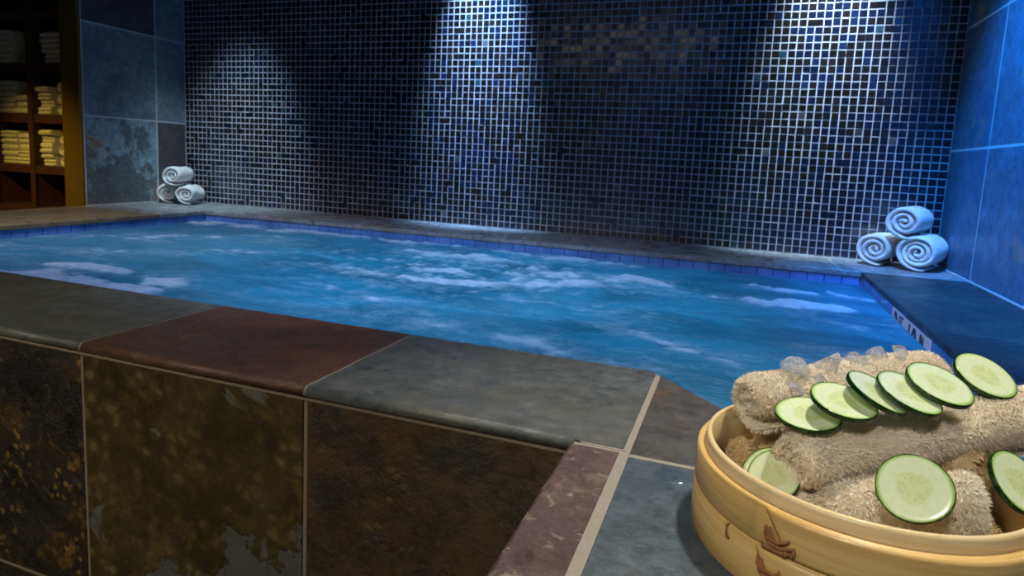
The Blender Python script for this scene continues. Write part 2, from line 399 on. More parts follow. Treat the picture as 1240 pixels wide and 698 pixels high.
def mosaic():
    P = W/124; rows = int(CEIL/P); rnd = random.Random(3)
    V = []; F = []; MI = []; C = []
    jv = [[(.0003 if rnd.random() < .045 else rnd.uniform(.0013, .0022)) for _ in range(125)] for _ in range(rows)]
    jh = [[(.0003 if rnd.random() < .03 else rnd.uniform(.0013, .0022)) for _ in range(124)] for _ in range(rows+1)]
    wob = [[(rnd.gauss(0, .0005), rnd.gauss(0, .0005)) for _ in range(124)] for _ in range(rows)]
    fbm = lambda x, z, s, k: noise.fractal(Vector((x*s, z*s, k)), 1, 2, 3)
    for j in range(rows):
        for i in range(124):
            dx, dz = wob[j][i]
            x0 = -W+i*P+jv[j][i]+dx*.5; x1 = -W+(i+1)*P-jv[j][i+1]+dx*.5
            z0 = j*P+jh[j][i]+dz*.5; z1 = (j+1)*P-jh[j+1][i]+dz*.5
            tx, tz = rnd.gauss(0, .017), rnd.gauss(0, .017)
            b = .0012; k = len(V)
            for (x, z) in ((x0, z0), (x1, z0), (x1, z1), (x0, z1)): V.append((x, 0, z))
            cx, cz = (x0+x1)/2, (z0+z1)/2
            for (x, z) in ((x0, z0), (x1, z0), (x1, z1), (x0, z1)): V.append((x, -.0013-tx*(x-cx)-tz*(z-cz), z))
            for (x, z) in ((x0+b, z0+b), (x1-b, z0+b), (x1-b, z1-b), (x0+b, z1-b)): V.append((x, -.0018-tx*(x-cx)-tz*(z-cz), z))
            for q in range(4):
                F.append((k+q, k+(q+1) % 4, k+4+(q+1) % 4, k+4+q)); F.append((k+4+q, k+4+(q+1) % 4, k+8+(q+1) % 4, k+8+q))
            F.append((k+8, k+9, k+10, k+11))
            # glass colours: clusters of navy, teal, brown with single odd ones
            n1 = fbm(cx, cz, 1.3, 3.1)+rnd.gauss(0, .20); n2 = fbm(cx, cz, 1.6, 9.4)+rnd.gauss(0, .18)
            c = (.004, .012, .040)
            if n1 > .35: c = (.004, .034, .070)
            elif n1 < -.25: c = (.016, .010, .008)
            if n2 > .42: c = (.008, .018, .06)
            if n2 < -.62: c = (.026, .014, .008)
            u = rnd.random()
            if u < .010: c = (.03, .08, .11)
            elif u < .014: c = (.12, .12, .14)
            m = rnd.uniform(.35, 1.0); C.append(tuple(q*m for q in c)+(1,))
    nt = len(F)
    k = len(V)
    V += [(-W, -.0009, 0), (0, -.0009, 0), (0, -.0009, CEIL), (-W, -.0009, CEIL), (-W, .12, 0), (0, .12, 0), (0, .12, CEIL), (-W, .12, CEIL)]
    F += [(k, k+1, k+2, k+3), (k+5, k+4, k+7, k+6), (k, k+3, k+7, k+4), (k+1, k+5, k+6, k+2), (k+3, k+2, k+6, k+7), (k+1, k, k+4, k+5)]
    me = bpy.data.meshes.new('wall_back'); me.from_pydata(V, [], F)
    at = me.color_attributes.new('tile_color', 'FLOAT_COLOR', 'POINT')
    buf = []
    for c in C: buf += list(c)*12
    buf += [0.2, .2, .2, 1]*8
    at.data.foreach_set('color', buf)
    me.update()
    o = link('wall_back', me, [M['mosaic'], M['mgrout']])
    for p in me.polygons[nt:]: p.material_index = 1
    struct(o, 'back wall of small dark glossy mosaic tiles with pale grout')
mosaic()
slab('wall_back_lower', -W, 0, 0, .12, FLOOR, 0, M['wallp'])
slab('wall_back_left', LEFT, -W, 0, .12, FLOOR, CEIL, M['wallp'])

# tiled side walls
ZJ = [.0, .4066, .8182, 1.224, CEIL]
def side_wall(name, X, sgn, yj, mats, ylast, label):
    """sgn +1: face looks towards +X"""
    bm = bmesh.new()
    O = (X, 0, 0); U = (0, 1, 0); V = (0, 0, 1); N = (sgn, 0, 0)
    g = .0028; i = 0
    for a, (y0, y1) in enumerate(zip(yj, yj[1:])):
        for b, (z0, z1) in enumerate(zip(ZJ, ZJ[1:])):
            tile(bm, rect(y1+g, y0-g, z0+g, z1-g), O, U, V, N, -.01, 0, .0015, mats[(a, b)] if (a, b) in mats else mats['d'])
    xs = sorted((X-sgn*.0004, X-sgn*(.12 if name != 'wall_left' else .02)))
    box(bm, xs[0], xs[1], ylast, 0, FLOOR, CEIL, 0)
    xb = sorted((X-sgn*.001, X+sgn*.0035)); box(bm, xb[0], xb[1], ylast if sgn > 0 else YR-1.1, -.004, 0, .0045, 0)
    struct(from_bm(name, bm, [GROUT_W, S_WALLBLUE, S_WALLRUST, S_WALLBROWN, S_BLUELIT]), label)
side_wall('wall_left', -W, 1, [0, -.1794, -.5626], {(0,0): 3, (1,0): 2, (0,1): 1, (1,1): 1, (0,2): 1, (1,2): 3, 'd': 1}, -.5626, 'left wall of large blue and rust slate tiles beside the mosaic')
yj = [0, -.3735, -.7745] + [-.7745-.401*i for i in range(1, 12)]
side_wall('wall_right', 0, -1, yj, {'d': 4}, FRONT, 'right wall of large slate tiles lit deep blue')

# ------------------------------------------------------------------ the hot tub
tub = empty('hot_tub', (-1.6, -1.0, FLOOR), 'raised hot tub clad in slate tiles with blue waterline tiles, along the mosaic wall', 'hot tub')
def child(o, name=None):
    o.parent = tub; o.matrix_parent_inverse = Matrix.Translation((1.6, 1.0, -FLOOR)); return o
# front wall
bm = bmesh.new()
YW = YO+.0025
box(bm, -W-.0, XE-.002, YW+.0015, YW+.06, FLOOR, -.02, 0)
gx = [-3.474, -3.168]+G[:5]+[XE+.004]
fm = [1, 3, 1, 2, 1, 2, 3]   # material of each column from the left
box(bm, -3.472, XE+.004, YW-.0012, YW+.03, -.0181, -.0166, 0)
fm = {5: 2, 4: 1, 6: 3, 3: 3, 2: 2, 1: 1, 0: 3}
for i, (a, b) in enumerate(zip(gx, gx[1:])):
    g0 = .0025
    tile(bm, rect(a+g0, b-g0, -.4045, -.018), (0, YW, 0), (1,0,0), (0,0,1), (0,-1,0), -.012, 0, .0015, fm.get(i, 3))
    tile(bm, rect(a+g0, b-g0, FLOOR+.003, -.4095), (0, YW, 0), (1,0,0), (0,0,1), (0,-1,0), -.012, 0, .0015, (3, 1, 2)[i % 3])
child(from_bm('front_wall', bm, [GROUT_D, S_GOLDDARK, S_OLIVE, S_DARKBROWN]))
# (front wall above)
# side of the ledge that runs out to the viewer, and its far end
bm = bmesh.new()
box(bm, XE+.008, -.004, LEDGE0+.012, YW+.06, FLOOR, -.019, 0)
yy = YW
while yy > LEDGE0+.05:
    y1 = max(LEDGE0+.012, yy-.40)
    tile(bm, rect(y1+.0025, yy-.0025, -.4045, -.018), (XE+.006, 0, 0), (0,1,0), (0,0,1), (-1,0,0), -.004, .004, .0015, 1)
    tile(bm, rect(y1+.0025, yy-.0025, FLOOR+.003, -.4095), (XE+.006, 0, 0), (0,1,0), (0,0,1), (-1,0,0), -.004, .004, .0015, 2)
    yy = y1
child(from_bm('ledge_wall', bm, [GROUT_D, S_DARKBROWN, S_OLIVE]))

# coping
bm = bmesh.new()
T = .0155
def nosed(x0, x1, yi, yo, mi, dz=0):
    """coping stone with a rounded front nose towards -Y"""
    r = T/2; pr = [(yi, -T), (yi, -.002), (yi-.002, 0)]
    for k in range(9):
        a = PI/2*(1-k/4.0)
        pr.append((yo+r-r*math.cos(a)*1.0, -r+r*math.sin(a)))
    A = [bm.verts.new((x0, y, z-dz)) for y, z in pr]; B = [bm.verts.new((x1, y, z-dz)) for y, z in pr]
    n = len(pr)
    for i in range(n):
        f = bm.faces.new((A[i], A[(i+1) % n], B[(i+1) % n], B[i])); f.material_index = mi
        f.smooth = 3 <= i < n-1
    for q in (A, B): bm.faces.new(q).material_index = mi
g = .0022
for i, (a, b) in enumerate(zip([-3.474, -3.168]+G[:5], [-3.168]+G)):
    mi = {0: 2, 1: 1, 2: 2, 3: 1, 4: 1, 5: 3, 6: 4}[i]
    # G index: [.. G0-G1, G1-G2 ...]
    if i < 6: nosed(a+g, b-g, YF, YO, mi)
    else:
        nosed(a+g, XE+.003, YF, YO, mi)
        tile(bm, [(XE+.003, YO+.003), (G[5]-.0035, YO+.003), (G[5]-.0035, YF-.008), (CH0[0]-.001, YF), (XE+.003, YF)], (0,0,0), (1,0,0), (0,1,0), (0,0,1), -T, 0, .00005, mi)
U3 = ((1,0,0), (0,1,0), (0,0,1))
# corner stone between the diagonal and the ledge
tile(bm, [(G[5]+.0035, YO-.006), (G[5]+.0035, YF-.012), (CH1[0], CH1[1]), (-.50, CH1[1]), (-.50, YO-.006)], (0,0,0), *U3, -T, 0, .0015, 5)
tile(bm, [(-.50+.005, YO-.006), (-.50+.005, YR), (XR, YR), (XR, YO-.006)], (0,0,0), *U3, -T, 0, .0015, 7)
# ledge: brown edge strip + blue-grey slabs
ys = [YO-.002, -2.40, -2.80, LEDGE0]
for a, b in zip(ys, ys[1:]):
    tile(bm, rect(XE, G[5]-.0035, b+g, a-g), (0,0,0), *U3, -T, 0, .004, 6)
ys = [YO-.010, -2.41, -2.81, LEDGE0]
for a, b in zip(ys, ys[1:]):
    for x0, x1 in ((G[5]+.0035, -.365), (-.36, -.004)):
        tile(bm, rect(x0, x1, b+g, a-g), (0,0,0), *U3, -T, 0, .002, 7)
# right strip beside the blue wall
ys = [YB-.002, -.77, -1.17, -1.57, YO-.006]
for a, b in zip(ys, ys[1:]): tile(bm, rect(XR, -.004, b+.0008, a-.0008), (0,0,0), *U3, -T, 0, .002, 8)
# back strip under the mosaic
xs = [-3.474+.003, -2.9869, -2.79, -2.39, -1.99, -1.59, -1.1905, -.771, -.354, -.004]
for i, (a, b) in enumerate(zip(xs, xs[1:])):
    if i == len(xs)-2: pts = [(a+g, -.004), (b, -.004), (b, YB), (XR, YB), (a+g, YB)]
    else: pts = rect(a+g, b-g, YB, -.004)
    tile(bm, pts, (0,0,0), *U3, -T, 0, .002, {3: 9, 8: 9}.get(i, 9))
# left strip
ys = [YB-.002, -.60, -1.0, -1.4, YF+.0]
for i, (a, b) in enumerate(zip(ys, ys[1:])): tile(bm, rect(-3.47, XL, b+g, a-g), (0,0,0), *U3, -T, 0, .002, 9 if i == 0 else 10)
# grout bed
fk = [0]
def flat(pts, z0, z1, mi):
    fk[0] += 1; tile(bm, pts, (0,0,0), *U3, z0, z1-.00012*fk[0], .0002, mi)
nosed(-3.474, XE+.003, YF-.003, YO+.0007, 0, .0007)
flat([(XE+.01, YO), (G[5]+.02, YO), (G[5]+.02, YF-.03), (CH0[0]-.003, YF-.003), (XE+.01, YF-.003)], -T-.002, -.0008, 0)
flat([(G[5]+.0, YO-.02), (G[5]+.0, YF-.016), (CH1[0]-.003, CH1[1]-.002), (-.004, CH1[1]-.003), (-.004, YO-.02)], -T-.002, -.0008, 0)
flat(rect(XE+.004, -.004, LEDGE0+.004, YO-.001), -T-.002, -.0008, 0)
flat(rect(XR+.003, -.004, YR-.004, YB), -T-.002, -.0008, 0)
flat(rect(-3.470, -.004, YB+.003, -.002), -T-.002, -.0008, 0)
flat(rect(-3.472, XL-.003, YF-.003, YB+.004), -T-.002, -.0008, 0)
cop = child(from_bm('coping', bm, [GROUT, S_GREY, S_GREYGREEN, S_RUST, S_BLUEGREY, S_CORNER, S_STRIP, S_SLABBLUE, S_DARKCOP, S_BACKCOP, S_TAN]))

# basin: plaster shell, then blue waterline tiles just under the coping
RC = .008
inner = [(XL-RC, YB+RC), (XL-RC, YF-RC), (CH0[0]+.003, YF-RC), (CH1[0]+.003, CH1[1]-RC), (XR+RC, YR-RC), (XR+RC, YB+RC)]
bm = bmesh.new()
A = [bm.verts.new((x, y, -T)) for x, y in inner]; B = [bm.verts.new((x, y, -.78)) for x, y in inner]
# outer shell so the basin has thickness
O_ = offset_poly(inner, -.03)
Co = [bm.verts.new((x, y, -T)) for x, y in O_]; Do = [bm.verts.new((x, y, -.81)) for x, y in O_]
n = len(inner)
for i in range(n):
    j = (i+1) % n
    bm.faces.new((A[i], A[j], B[j], B[i])); bm.faces.new((Co[j], Co[i], Do[i], Do[j])); bm.faces.new((A[j], A[i], Co[i], Co[j]))
bm.faces.new(B); bm.faces.new(list(reversed(Do)))
basin = child(from_bm('basin', bm, M['basin']))
bm = bmesh.new()
MK0, MK1 = -.832, -1.139
def band(p, q, nrm, skip=None):
    p, q = Vector(p), Vector(q); L = (q-p).length; u = (q-p)/L; k = max(1, round(L/.0515)); w = L/k
    O = (p.x, p.y, 0); U = (u.x, u.y, 0)
    for i in range(k):
        if skip and i*w < skip[1] and (i+1)*w > skip[0]: continue
        for z0, z1 in ((-.072, -.017), (-.1245, -.072)):
            tile(bm, rect(i*w+.0011, (i+1)*w-.0011, z0+.0011, z1-.0011), O, U, (0,0,1), nrm, -.004, .0035, .0012, 0)
    if skip is None:
        tile(bm, rect(0, L, -.126, -.0165), O, U, (0,0,1), nrm, -.004, .0022, .0002, 1)
    else:
        tile(bm, rect(0, L, -.126, -.0165), O, U, (0,0,1), nrm, -.004, .0022, .0002, 1)
e = RC
band((XL, YB+e), (XR, YB+e), (0,-1,0))
band((XR+e, YB), (XR+e, YR), (-1,0,0), (YB-MK0, YB-MK1))
band((XL-e, YF), (XL-e, YB), (1,0,0))
band((CH0[0], YF-e), (XL, YF-e), (0,1,0))
band((XR, YR-e), (CH1[0], YR-e), (0,1,0))
band((CH1[0], CH1[1]-e), (CH0[0], CH0[1]-e), (.7295, .684, 0))
child(from_bm('waterline_tiles', bm, [M['band'], M['bandgrout']]))
# depth marker tile set in the right waterline
kk = round((YB-YR)/.0515); ww = (YB-YR)/kk
i0 = math.floor((YB-MK0)/ww); i1 = math.ceil((YB-MK1)/ww)
ma, mb = YB-i0*ww-.001, YB-i1*ww+.001
mk = []
for a, b in ((ma, (ma+mb)/2+.0008), ((ma+mb)/2-.0008, mb)):
    bm = bmesh.new()
    tile(bm, rect(b, a, -.124, -.018), (XR+RC, 0, 0), (0,1,0), (0,0,1), (-1,0,0), -.004, .0042, .0012, 0)
    mk.append(child(from_bm('depth_marker', bm, M['marker'])))
mk[0]['label'] = 'white depth marker tile lettered 3 FT'; mk[1]['label'] = 'white depth marker tile lettered 10 IN'
def text_mesh(s, size):
    cu = bpy.data.curves.new('t', 'FONT'); cu.body = s; cu.size = size; cu.extrude = .0004; cu.offset = size*.022
    ob = bpy.data.objects.new('t', cu); col.objects.link(ob)
    dg = bpy.context.evaluated_depsgraph_get(); dg.update()
    me = bpy.data.meshes.new_from_object(ob.evaluated_get(dg))
    bpy.data.objects.remove(ob); return me
for s, size, u, zz in (('3', .088, .020, -.088), ('FT', .036, .078, -.052), ('10', .088, .158, -.088), ('IN', .036, .270, -.052)):
    me = text_mesh(s, size)
    me.transform(Matrix(((0,0,-1,XR+RC-.0046), (-1,0,0,ma-u), (0,1,0,zz), (0,0,0,1))))
    lt = link('lettering', me, M['ink']); lt.parent = mk[0 if u < .12 else 1]

# ------------------------------------------------------------------ the water
WZ = -.045
def seg_d(px, py, pl, ys=1.0):
    best = 9
    for (ax, ay), (bx, by) in zip(pl, pl[1:]):
        ay_, by_, p_ = ay*ys, by*ys, py*ys
        dx, dy = bx-ax, by_-ay_; L = dx*dx+dy*dy
        t = 0 if L == 0 else max(0, min(1, ((px-ax)*dx+(p_-ay_)*dy)/L))
        best = min(best, math.hypot(px-ax-t*dx, p_-ay_-t*dy))
    return best
FOAM_GLINTS = [  # foam plus painted highlights: polyline in metres on the water, half width, strength
    ([(-.98, -.70), (-.85, -.76), (-.70, -.85), (-.565, -.855), (-.43, -.78)], .050, 1.05),
    ([(-.62, -.62), (-.50, -.62)], .032, .9), ([(-.42, -.55), (-.33, -.62)], .035, .8), ([(-.47,-.95), (-.38,-1.0)], .035, .5),
    ([(-3.0, -.37), (-2.6, -.37), (-2.1, -.40), (-1.70, -.41), (-1.3, -.44), (-.95, -.42)], .065, .7),
    ([(-2.95, -.45), (-2.75, -.42), (-2.45, -.45)], .06, .9),
    ([(-2.35, -1.66), (-2.2, -1.56), (-2.05, -1.52), (-1.98, -1.58)], .095, 1.7), ([(-2.4, -1.44), (-2.15, -1.42), (-2.03, -1.50)], .05, .8),
    ([(-1.86, -1.69), (-1.68, -1.69)], .045, .7), ([(-1.62, -1.70), (-1.45, -1.69)], .05, .85),
    ([(-2.95, -1.05), (-2.7, -.90), (-2.5, -.75), (-2.35, -.62)], .12, .42), ([(-2.9, -1.35), (-2.5, -1.2), (-2.2, -.95)], .09, .45),
    ([(-1.75, -.62), (-1.55, -.62), (-1.35, -.66), (-1.2, -.74)], .10, .62),
    ([(-1.75, -1.05), (-1.5, -1.08), (-1.25, -.98), (-1.1, -.85), (-.98, -.72)], .07, .55), ([(-1.6, -.9), (-1.42, -.88)], .04, .6),  # long stroke: highlights on the centre water, painted as foam
    ([(-1.45, -1.45), (-1.2, -1.52), (-1.0, -1.50), (-.82, -1.58), (-.70, -1.66)], .085, .36), ([(-1.9, -1.25), (-1.6, -1.30), (-1.35, -1.36)], .035, .45),
    ([(-.95, -1.25), (-.75, -1.40), (-.62, -1.50), (-.5, -1.62)], .045, .45),
]
def water():
    def axis(a, b, step):
        k = int(round((b-a)/step)); return [a+(b-a)*i/k for i in range(k+1)]
    X = axis(XL-.004, XR+.004, .0105); Y = axis(YF-.004, YB+.004, .0095)
    Y = axis(YR-.004, YF-.004, .0095)[:-1]+Y
    def inside(x, y):
        if y >= YF-.005: return True
        # right of the diagonal
        t = (y-YF)/(CH1[1]-YF); return x > CH0[0]+(CH1[0]-CH0[0])*t-.004
    V = []; fo = []; mu = []; idx = {}
    nz = lambda x, y, s, k, o=4: noise.fractal(Vector((x*s, y*s, k)), .9, 2.1, o)
    for j, y in enumerate(Y):
        for i, x in enumerate(X):
            if not inside(x, y): continue
            wx = x+.05*nz(x, y, 5, 1.3); wy = y+.05*nz(x, y, 5, 7.7)
            f = 0
            for pl, w, s in FOAM_GLINTS:
                d = seg_d(wx, wy, pl)
                if d < w*2.6: f = max(f, s*math.exp(-(d/w)**2))
            n1 = nz(x, y*1.4, 5, 2.2); n2 = nz(x, y*1.2, 17, 5.5)
            streak = max(0, nz(x*.8, y*2.4, 4.2, 4.4)-.10)*.55
            f = f*(.80+.8*n1+.5*n2)
            q_ = max(0, min(1, (f-.30)/.40)); f = q_*q_*(3-2*q_)*.72+f*.34+streak*.42
            c = math.hypot((x+1.45)/1.0, (y+.85)/.62)
            turb = math.exp(-(c/.55)**2)
            f += turb*max(0, nz(x, y, 24, 8.1)-.05)*.9  # white sparkle over the churned centre, painted into the same mask
            f = max(0, min(1, f))
            h = .0035*nz(x, y, 3.5, 0)+.0022*nz(x, y, 11, 3)+turb*(.010*nz(x+.1*nz(x, y, 6, 1), y, 13, 6)+.0035*nz(x, y, 34, 9))
            h += .004*math.exp(-((c-.92)/.06)**2)*(.5+nz(x, y, 4, 2))
            h += .006*f*f+.0016*nz(x, y, 30, 5)
            edge = min(1, (YB-y)/.03 if y > YB-.03 else 1, (XR-x)/.03 if x > XR-.03 else 1)
            h *= max(.2, edge)
            m = .12+max(0, min(1, (-1.8-x)/.9))*.8*(.6+.5*n1)+max(0, .25*nz(x, y, 2.2, 12))
            if y < -1.45: m += .12
            idx[(i, j)] = len(V); V.append((x, y, WZ+h)); fo.append(f); mu.append(max(0, min(1, m)))
    F = []
    for j in range(len(Y)-1):
        for i in range(len(X)-1):
            q = [(i, j), (i+1, j), (i+1, j+1), (i, j+1)]
            if all(k in idx for k in q): F.append([idx[k] for k in q])
    me = bpy.data.meshes.new('pool_water'); me.from_pydata(V, [], F)
    a = me.attributes.new('foam', 'FLOAT', 'POINT'); a.data.foreach_set('value', fo)
    a = me.attributes.new('murk', 'FLOAT', 'POINT'); a.data.foreach_set('value', mu)
    o = link('pool_water', me, M['water'], smooth=True)
    tag(o, 'swirling blue water streaked with white foam inside the hot tub', 'water', kind='stuff')
water()

# ------------------------------------------------------------------ towels
def add_tufts(V, F, n, length, width, seed, only=None, drop=.25):
    """terry loops: short tapered blades scattered over the faces already there"""
    rnd = random.Random(seed)
    tris = []
    for k, f in enumerate(F):
        if only and not only(k): continue
        a, b, c = (Vector(V[i]) for i in f[:3])
        nr = (b-a).cross(c-a); ar = nr.length
        if ar < 1e-12: continue
        tris.append((ar, f, nr/ar))
    cum = []; s = 0
    for t in tris: s += t[0]; cum.append(s)
    import bisect
    for _ in range(n):
        ar, f, nr = tris[bisect.bisect(cum, rnd.random()*s) if s else 0] if True else None
        u, v = rnd.random(), rnd.random()
        P = [Vector(V[i]) for i in f]
        p = (P[0]*(1-u)+P[1]*u)*(1-v)+((P[3]*(1-u)+P[2]*u) if len(P) > 3 else P[2])*v
        t = Vector((rnd.gauss(0, 1), rnd.gauss(0, 1), rnd.gauss(0, 1))); t = (t-nr*t.dot(nr)).normalized()
        d = (nr+t*rnd.uniform(.2, 1.1)+Vector((0, 0, -drop))).normalized(); sd = d.cross(t).normalized() if abs(d.dot(t)) < .99 else nr.cross(t)
        L = length*rnd.uniform(.5, 1.25); w = width*rnd.uniform(.7, 1.3)
        k = len(V); m = p+d*L*.6+nr*L*.12; e = p+d*L+t*L*.35
        V += [tuple(p-sd*w-nr*.0004), tuple(p+sd*w-nr*.0004), tuple(m+sd*w), tuple(m-sd*w), tuple(e)]
        F += [(k, k+1, k+2, k+3), (k+3, k+2, k+4)]

def roll_geo(L, R, turns, seed, n=None, nl=14, lump=.03, r_in=.18, fill=1.0, sag=.06, frac=1.0):
    """rolled towel along +X, lying on z=0; the spiral of cloth shows on both ends"""
    rnd = random.Random(seed); V = []; F = []
    n = n or int(30*turns); th = R*(1-r_in)/turns*fill; ph = rnd.uniform(0, 6)
    a0 = -PI*.62
    N_ = lambda *v: noise.noise(Vector((v+(0, 0))[:3])+Vector((seed*3.1, 0, 0)))
    loop = 2*(nl+1)+2
    for i in range(n+1):
        t = i/n; a = a0+2*PI*turns*t
        r = R-(R*(1-r_in))*t; r -= th*.0
        k0 = 1 if i > 3 else .25+.25*i
        row = []
        for side in (0, 1):
            for jj in range(nl+1):
                j = jj if side == 0 else nl-jj
                s = j/nl
                endshift = (s-.5)*2*R*(.10*N_(a*.45, 3.3)+.06*N_(a*1.3, 9)-.10*t)
                rr = r-(th*k0 if side else 0)
                rr *= 1+lump*N_(a*.8+s*.5, s*2.2, 4)*2
                if side == 0 and i < n*.9/turns: rr *= 1+.012*math.sin(s*PI)
                edge = min(s, 1-s)*nl
                if edge < .5: rr += (-1 if side == 0 else 1)*th*.22*k0
                y = rr*math.cos(a); z = rr*math.sin(a)
                z = z*(1-sag) if z < 0 else z*(1-sag*.4); y *= 1+sag*.5
                row.append((s*L+endshift, y, z+R*(1-sag)))
            # rounded hem
            s = 1 if side == 0 else 0
            rr = r-th*k0*.5; rr *= 1+lump*N_(a*.8+s*.5, s*2.2, 4)*2
            endshift = (s-.5)*2*R*(.10*N_(a*.45, 3.3)+.06*N_(a*1.3, 9)-.10*t)
            z = rr*math.sin(a); z = z*(1-sag) if z < 0 else z*(1-sag*.4)
            row.append((s*L+endshift+(1 if s else -1)*th*.34, rr*math.cos(a)*(1+sag*.5), z+R*(1-sag)))
        V += row
    for i in range(n):
        for j in range(loop):
            a = i*loop+j; b = i*loop+(j+1) % loop
            F.append((a, a+loop, b+loop, b))
    F.append(tuple(range(loop))); F.append(tuple(reversed(range(n*loop, (n+1)*loop))))
    return V, F, th
def make_roll(name, p0, azim, pitch, L, R, turns, seed, mat, label, cat, group=None, tufts=0, tl=.003, tw=.0005, roll=0, **kw):
    V, F, th = roll_geo(L, R, turns, seed, **kw)
    caps = [f for f in F if len(f) > 4]; F = [f for f in F if len(f) == 4]
    if tufts: add_tufts(V, F, tufts, tl, tw, seed)
    F = F+caps
    me = bpy.data.meshes.new(name); me.from_pydata(V, [], F); me.validate(); me.update()
    o = link(name, me, mat, loc=p0, smooth=True)
    o.rotation_euler = (roll, -pitch, azim)
    return tag(o, label, cat, group)
wg = 'white rolled towels piled on the coping'
# right pile
az = math.radians(90-27)
make_roll('rolled_towel', (-.232, -.175, .001), az, 0, .155, .062, 3.0, 11, M['white_terry'], 'white rolled towel, bottom left of the three in the right corner', 'towel', 'rolled towels in the right corner', 0, lump=.035)
make_roll('rolled_towel', (-.118, -.240, .001), az, 0, .172, .066, 3.5, 12, M['white_terry'], 'white rolled towel, bottom right of the three in the right corner against the blue wall', 'towel', 'rolled towels in the right corner', 0, lump=.03)
make_roll('rolled_towel', (-.162, -.222, .102), az, 0, .175, .062, 2.8, 13, M['white_terry'], 'white rolled towel lying on top of the two in the right corner', 'towel', 'rolled towels in the right corner', 0, lump=.05)
# left pile
az = math.radians(90+8)
make_roll('rolled_towel', (-3.388, -.205, .001), math.radians(122), 0, .13, .055, 2.6, 21, M['white_terry'], 'white rolled towel, bottom left of the three in the left corner', 'towel', 'rolled towels in the left corner', 0, lump=.05)
make_roll('rolled_towel', (-3.268, -.205, .001), math.radians(116), 0, .15, .054, 2.6, 22, M['white_terry'], 'white rolled towel with a loose end, bottom right of the three in the left corner', 'towel', 'rolled towels in the left corner', 0, lump=.09)
make_roll('rolled_towel', (-3.322, -.235, .092), math.radians(113), 0, .165, .054, 2.6, 23, M['white_terry'], 'white rolled towel lying on top of the two in the left corner', 'towel', 'rolled towels in the left corner', 0, lump=.04)

# ------------------------------------------------------------------ towel cabinet
cab = empty('towel_cabinet', (-3.9, -.3, FLOOR), 'open wooden towel cabinet with a mustard yellow front post, left of the slate wall', 'cabinet')
def cpart(name, bm, mat):
    o = from_bm(name, bm, mat); o.parent = cab; o.matrix_parent_inverse = Matrix.Translation((3.9, .3, -FLOOR)); return o
CY = -.5645
bm = bmesh.new(); box(bm, -3.588, -W-.001, CY-.014, -.5632, FLOOR, CEIL-.01, 0, .003); cpart('front_post', bm, M['gold_paint'])
bm = bmesh.new(); box(bm, -3.515, -W-.019, CY+.032, -.02, FLOOR, CEIL-.01); cpart('side_panel', bm, M['shadewood'])
bm = bmesh.new(); box(bm, -4.75, -3.516, -.04, -.02, FLOOR, CEIL-.01); cpart('back_panel', bm, M['shadewood'])
for z, th in ((.166, .038), (.404, .04), (.636, .038), (.872, .038), (1.11, .038), (-.03, .03)):
    bm = bmesh.new(); box(bm, -4.75, -3.5905, CY+.012, -.042, z-th, z, 0, .002); cpart('shelf', bm, M['redwood'])
for x in (-3.825, -4.085, -4.345, -4.605):
    bm = bmesh.new(); box(bm, x-.014, x+.014, CY+.004, CY+.011, -.03, 1.11); box(bm, x-.011, x+.011, CY+.0125, -.05, -.03, 1.11); cpart('divider', bm, M['redwood'])

def folded(name, x0, x1, z, h, d, seed, label, group, folds=2):
    rnd = random.Random(seed); V = []; F = []
    nx = 6; y0 = CY+.03+rnd.uniform(-.004, .012); w = x1-x0
    prof = []
    lh = h/folds
    for k in range(folds):     # each layer bulges at the front
        for q in range(5):
            a = -PI/2+PI*q/4
            prof.append((-math.cos(a)*lh*.5*(1+.3*rnd.random()), lh*k+lh*.5+math.sin(a)*lh*.49))
    prof.append((d, h)); prof.append((d, 0))
    m = len(prof)
    for i in range(nx+1):
        s = i/nx; e = .004*(1 if i in (0, nx) else 0)
        for y, zz in prof:
            V.append((-w/2+w*s, y+e+.002*noise.noise(Vector((s*3, zz*50, seed))), max(0, zz*(1-.03*(i in (0, nx)))+.0015*noise.noise(Vector((s*4, y*9, seed+5))))))
    for i in range(nx):
        for j in range(m):
            a = i*m+j; b = i*m+(j+1) % m
            F.append((a, b, b+m, a+m))
    F.append(tuple(reversed(range(m)))); F.append(tuple(range(nx*m, (nx+1)*m)))
    me = bpy.data.meshes.new(name); me.from_pydata(V, [], F); me.validate()
    o = link(name, me, M['cream_terry'], loc=((x0+x1)/2, y0, z), smooth=False)
    tag(o, label, 'towel', group)
ORD = ['lowest', 'second up', 'third up', 'fourth up', 'fifth up', 'topmost']
def stack(x0, x1, z, hs, seed, where, kind='f', group='towels stacked in the cabinet'):
    zz = z+.0005; n = len(hs)
    for i, h in enumerate(hs):
        rk = 'topmost' if i == n-1 else ORD[i]
        j = random.Random(seed*7+i).uniform(-.004, .004)
        if kind == 'f': folded('folded_towel', x0+j, x1+j, zz, h, .2, seed*10+i, 'cream folded towel, %s of %s' % (rk, where), group, 2 if h > .03 else 1)
        else:
            o = make_roll('rolled_hand_towel', ((x0+x1)/2+j, CY+.035, zz), PI/2, 0, .2, h/2/.96, 2, seed*10+i, M['cream_terry'], 'cream hand towel roll, %s of %s' % (rk, where), 'towel', group, n=36, nl=4)
        zz += h
Zs = [.166, .404, .636]
# lower shelf in view
stack(-4.066, -3.955, Zs[0], [.034, .03, .03, .03, .034], 31, 'far left stack, lower shelf')
stack(-3.945, -3.845, Zs[0], [.034, .034, .03, .05], 32, 'stack left of the divider, lower shelf')
stack(-3.795, -3.715, Zs[0], [.032, .026, .026, .026, .032, .026], 33, 'stack right of the divider, lower shelf')
stack(-3.705, -3.610, Zs[0], [.05, .052, .052], 34, 'pile beside the yellow post, lower shelf', 'r')
